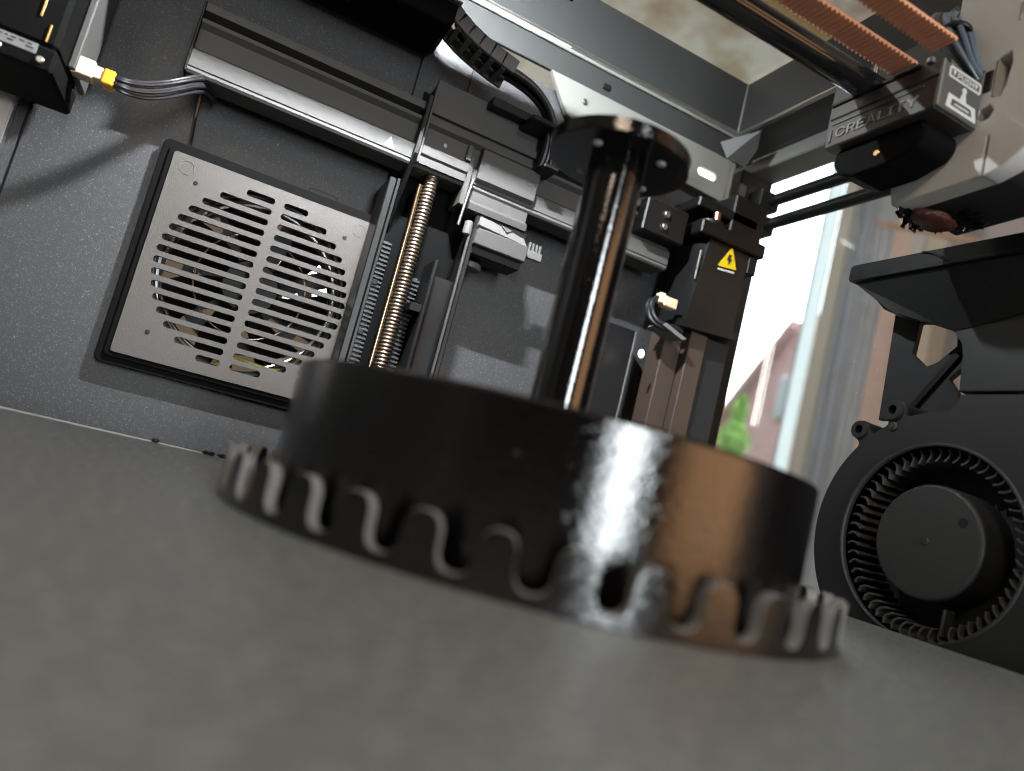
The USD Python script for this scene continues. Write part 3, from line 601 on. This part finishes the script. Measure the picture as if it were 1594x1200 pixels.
# ================================================================ BLOWER
BX, BY, BZ = 260., 190.2, 35.3
bl = thing('blower_fan', 'large round black blower fan at the right side of the plate', 'blower fan', loc=(BX, BY, -18))
hous = unary_union([Point(BY, BZ-1).buffer(52.2, quad_segs=40), sbox(60, -40, 186.5, 93.2)])
hous = hous.buffer(6, quad_segs=8).buffer(-6, quad_segs=8).intersection(sbox(60, -60, 260, 93.2))
ears = [(213.3, 86.2, 4.7), (228.4, 77.2, 4.3)]
for (y, z, r_) in ears: hous = unary_union([hous, Point(y, z).buffer(r_), LineString([(y, z), (BY+.72*(y-BY), BZ+.72*(z-BZ))]).buffer(r_*.85)])
hous = hous.buffer(2, quad_segs=8).buffer(-2, quad_segs=8)
for (y, z, r_) in ears: hous = hous.difference(Point(y, z).buffer(1.9))
front = hous.difference(Point(BY, BZ).buffer(37.4, quad_segs=40))
part(bl, 'housing', prism(front, 'x', BX, BX+3.0, .7), fanblack, smooth=35)
part(bl, 'housing_wall', prism(hous.buffer(-.6).difference(Point(BY, BZ-1).buffer(49)), 'x', BX+3.05, BX+25), fanblack)
part(bl, 'housing_back', prism(hous.buffer(-.8).intersection(Point(BY, BZ).buffer(52)), 'x', BX+22, BX+24.9), blackrough)
tt = np.linspace(0, 2*np.pi, 97)
part(bl, 'opening_rim', tube(np.c_[np.full(97, BX+.1), BY+37.6*np.cos(tt), BZ+37.6*np.sin(tt)], .75, 10, 192), hubm)
part(bl, 'boss', cyl((BX+.2, 213.3, 86.2), (BX-2.0, 213.3, 86.2), 4.2, 24, bev=.5).difference(cyl((BX+1, 213.3, 86.2), (BX-3, 213.3, 86.2), 1.9, 20)) if False else prism(Point(213.3, 86.2).buffer(4.3).difference(Point(213.3, 86.2).buffer(1.9)), 'x', BX-1.6, BX+.1, .3), fanblack)
part(bl, 'boss', prism(Point(228.4, 77.2).buffer(3.9).difference(Point(228.4, 77.2).buffer(1.9)), 'x', BX-1.2, BX+.1, .3), fanblack)
part(bl, 'bolt', cat_([cyl((BX, 212.4, 79.3), (BX-.9, 212.4, 79.3), 1.9, 18, bev=.3), cyl((BX-.8, 212.4, 79.3), (BX-1.3, 212.4, 79.3), 1.0, 6)]), hubm)
for a, b in zip([(BX, 213.3, 86.2), (BX, 228.4, 77.2)], [(BX+22, 213.3, 86.2), (BX+22, 228.4, 77.2)]):
    part(bl, 'ear_post', prism(Point(a[1], a[2]).buffer(4.2).difference(Point(a[1], a[2]).buffer(1.9)), 'x', BX+3.1, BX+22), fanblack)
hb = part(bl, 'hub', lathe([(0.01, 0), (20.6, 0), (21.6, -.5), (22.2, -1.6), (22.2, -20), (.01, -20)], 0, 0, 96).apply_transform(np.array([[0, 0, -1., BX+.6], [1, 0, 0, BY], [0, -1, 0, BZ], [0, 0, 0, 1.]])), hubm, smooth=30)
part(hb, 'centre_bolt', cat_([cyl((BX+.62, BY, BZ), (BX+.1, BY, BZ), 1.6, 20, bev=.2), cyl((BX+.15, BY, BZ), (BX-.2, BY, BZ), .8, 6)]), hubm)
part(hb, 'dimple', cyl((BX+.65, BY-13.4, BZ+9.0), (BX+.52, BY-13.4, BZ+9.0), 1.9, 20), blackrough)
part(bl, 'impeller_disc', prism(Point(BY, BZ).buffer(37).difference(Point(BY, BZ).buffer(22.3)), 'x', BX+18, BX+19.5), blackrough)
for k in range(56):
    a = 2*math.pi*k/56; q = []
    for r_, da in ((31.6, 0.0), (33.2, .045), (35.0, .06), (37.0, .035)):
        q.append((BY+r_*math.cos(a+da), BZ+r_*math.sin(a+da)))
    part(bl, 'vane', prism(LineString(q).buffer(.38, cap_style='flat'), 'x', BX+3.2, BX+18), vanem)
part(bl, 'strut', bx(BX+2, BX+8, BY-11.4, BY-10.2, BZ-33, BZ-23, .3), hubm)

du = thing('fan_duct', 'black flared duct standing on top of the round blower', 'duct')
neck = Polygon([(238.8, 143.2), (236.2, 140.5), (232.5, 136.5), (228.5, 132.6), (225, 131.2), (214, 130.2), (207, 127.9), (199, 124), (193.5, 119.0), (189.6, 114), (188.4, 109), (187.4, 94.4), (60, 94.4), (60, 143.2)])
part(du, 'neck', prism(neck, 'x', BX+.4, BX+16, .5), fanblack, smooth=35)
part(du, 'flare', hull([(251, 238.5, 143.3), (251, 60, 143.3), (BX+.3, 238.3, 142.6), (BX+.3, 225, 131.6), (BX+.3, 207, 128.2), (BX+.3, 193.2, 119.2), (BX+.3, 168, 130.5), (BX+.3, 120, 143), (BX+.3, 60, 143.3)]), fanshadem, smooth=35)
part(du, 'lip', cat_([prism(rrect(60, 241.2, 143.4, 151.6, 2.2), 'x', 249.4, 276, .5), bx(248.9, 250, 60, 240, 143.5, 145.2, .3)]), satin)
part(du, 'rib', tube([(249.0, 205, 151), (249.1, 200, 149.6), (249.2, 195, 146.6), (249.2, 192, 145)], .5), satin)
br = thing('duct_bracket', 'black bracket plate with cut-outs behind the fan duct', 'bracket')
pl = Polygon([(238, 142), (236.4, 136), (234.8, 86), (180, 86), (180, 142)])
h1 = Polygon([(222.8, 131), (213, 130), (205, 127.5), (203.5, 119), (211, 112.4), (216.3, 110.4), (223.6, 116.6)]).buffer(-.8).buffer(.8, quad_segs=6)
h2 = Polygon([(204.5, 104.5), (200, 108.5), (194, 109), (194, 92), (197, 92), (199.5, 98.5)]).buffer(-.6).buffer(.6, quad_segs=6)
part(br, 'plate', prism(pl.difference(h1).difference(h2), 'x', 277.0, 280, .4), blackrough)
part(br, 'diagonal_rib', hull([(275, 222, 88), (275, 219, 88), (275, 200, 114), (275, 202, 116), (277.2, 222, 88), (277.2, 219, 88), (277.2, 200, 114), (277.2, 202, 116)]), satin)
part(br, 'brass_bolt', cyl((276, 219, 82), (276, 225, 80), 1.3, 12), brasstip)

# ================================================================ THE ROOM BEYOND THE PANE (metres from here, written in mm)
RX = 1600
wl = thing('room_wall', 'pink grey room wall beyond the side pane', None, None, 'structure')
part(wl, 'wall_panel', bx(-2640, -2602, -1500, 1500, -900, 1400, 2), roomdark)
part(wl, 'wall_panel', bx(-2600, RX+90, -1530, -1500, -900, 2600, 2), roomdark)
part(wl, 'wall_panel', bx(RX+60, RX+90, -1498, 1622, -800, 2600, 2), pinkwall)
part(wl, 'wall_panel', bx(RX+60, RX+90, 3700, 5200, -800, 2600, 2), pinkwall)
part(wl, 'wall_below', bx(RX+60, RX+90, 1625, 3700, -800, -260, 2), pinkwall)
wd = thing('room_window', 'white framed room window seen through the side pane', 'window')
part(wd, 'sunlit_strip', bx(RX-34, RX-30, 1600, 1655, -260, 2600, 1), sunlitm)  # translucent strip added in place of the brightly lit white upright
part(wd, 'frame_edge', bx(RX-34, RX-10, 1656, 1664, -260, 2600, 2), curtain2)
part(wd, 'inner_upright', bx(RX-34, RX-10, 1548, 1599, -260, 2600, 4), wincream)
part(wd, 'frame_sill', bx(RX, RX+70, 1683, 3700, -260, -190, 4), winwhite)
part(wd, 'pane', bx(RX+30, RX+34, 1683, 3700, -190, 2600, 1), glassm)
def folds(y0, y1, x, n, amp, z0, z1):
    yy = np.linspace(y0, y1, n*10+1); xx = x + amp*np.sin((yy-y0)/(y1-y0)*n*2*np.pi)
    return Polygon(np.r_[np.c_[xx, yy], np.c_[xx+8, yy][::-1]])
c1 = thing('slate_curtain', 'slate blue curtain hanging beside the white window frame', 'curtain')
part(c1, 'cloth', prism(folds(1470, 1570, RX+10, 3, 12, 0, 0), 'z', -300, 2600), curtain, smooth=60)
c2 = thing('pale_curtain', 'pale blue grey curtain strip beside the slate curtain', 'curtain')
part(c2, 'cloth', prism(folds(1405, 1468, RX-10, 2, 10, 0, 0), 'z', -300, 2600), curtain2, smooth=60)
w1 = thing('wooden_post', 'pinkish wooden post beyond the pane behind the fan duct', 'post')
part(w1, 'board', bx(RX-20, RX+20, 1330, 1402, -300, 2600, 4), pinkwood)
w2 = thing('tall_cupboard', 'pale cupboard edge with a cream door beyond the pane', 'cupboard')
part(w2, 'side', bx(RX-40, RX+20, 1285, 1322, -300, 2600, 4), cupwhite)
part(w2, 'door', bx(RX-40, RX+20, 1222, 1282, -300, 1120, 4), cupcream)
w3 = thing('copper_rail', 'thin orange copper rail slanting across the room behind the duct', 'rail')
part(w3, 'rail', cyl((900, 830, 560), (870, 640, 480), 5, 12), wood)
ce = thing('room_ceiling', 'pale stained ceiling seen through the lid', None, None, 'structure')
part(ce, 'ceiling', bx(-1500, 1655, -1200, 3600, 1500, 1520, 2), marble)
cb_ = thing('cream_shelf', 'cream wooden shelf board above the lid, behind the belts', 'shelf')
part(cb_, 'board', bx(-400, 640, 708, 755, 700, 715, 3), creamboard)
part(cb_, 'front_edge', bx(-400, 640, 688, 707, 694, 715, 3), wood)
# outside
gd = thing('ground', 'lawn outside the window', None, None, 'structure')
part(gd, 'lawn', bx(3000, 30000, -6000, 40000, -2600, -2500, 5), lawnm)
hs = thing('brick_house', 'red brick gabled house outside the window', 'house')
g0 = 9500
gable = Polygon([(11900, -2500), (11900, 1900), (10500, 3750), (10260, 4060), (9760, 4060), (9760, -2500)])
part(hs, 'wall', prism(Polygon([(8600, -2500), (8600, 2800), (10180, 3950), (12400, 1200), (12400, -2500)]), 'x', g0, g0+6000), brick)
part(hs, 'chimney', bx(g0+100, g0+900, 9720, 10120, 3200, 4250, 10), brick)
rf = part(hs, 'roof', hull([(g0-150, 10180, 4120), (g0+6000, 10180, 4120), (g0-150, 12650, 1070), (g0+6000, 12650, 1070), (g0-150, 10180, 3960), (g0-150, 12650, 910), (g0+6000, 10180, 3960), (g0+6000, 12650, 910)]), brick)
wn = part(hs, 'window', bx(g0-40, g0+20, 9900, 10250, 2250, 3050, 5), winwhite)
part(wn, 'pane', bx(g0-60, g0-41, 9940, 10210, 2300, 3000, 2), pane_far)
tg = thing('garden_tree', 'bright green young tree in front of the brick house', 'tree')
part(tg, 'trunk', tube([(8600, 10150, -2500), (8620, 10140, 0), (8590, 10160, 2100)], np.linspace(70, 20, 24), 10, 24), bark)
lv, lf = [], []
for k in range(2600):
    h = rng.random(); r_ = 430*(1-h)**.7*(.35+.65*rng.random())*(.7+.5*math.sin(9*h+3)**2); a = rng.uniform(0, 2*math.pi)
    c = np.array([8600+r_*math.cos(a), 10150+r_*math.sin(a), 700+1750*h]); u_ = rng.normal(size=3); u_ /= np.linalg.norm(u_); w_ = np.cross(u_, rng.normal(size=3)); w_ /= np.linalg.norm(w_)
    s = rng.uniform(30, 70); n0 = len(lv); lv += [c-u_*s, c+w_*s*.5, c+u_*s, c-w_*s*.5]; lf += [(n0, n0+1, n0+2), (n0, n0+2, n0+3)]
part(tg, 'crown', arrow(np.array(lv), lf), leafm, smooth=False)
sh_ = thing('garden_shrub', 'small green shrub beside the young tree', 'shrub')
lv2 = np.array(lv)*1.0; lv2[:, 1] = (lv2[:, 1]-10150)*.8+11050; lv2[:, 2] = (lv2[:, 2]-700)*.75+500
part(sh_, 'foliage', arrow(lv2, lf), leafm, smooth=False)
sk = part(None, 'sky', bx(32000, 32100, -30000, 60000, -9000, 40000, 10), skym, smooth=False)
sk2 = part(sk, 'sky_above', bx(2600, 31900, -30000, 60000, 9500, 9600, 10), skym, smooth=False)
tag(sk, 'bright white overcast sky outside the window', None, None, 'structure')
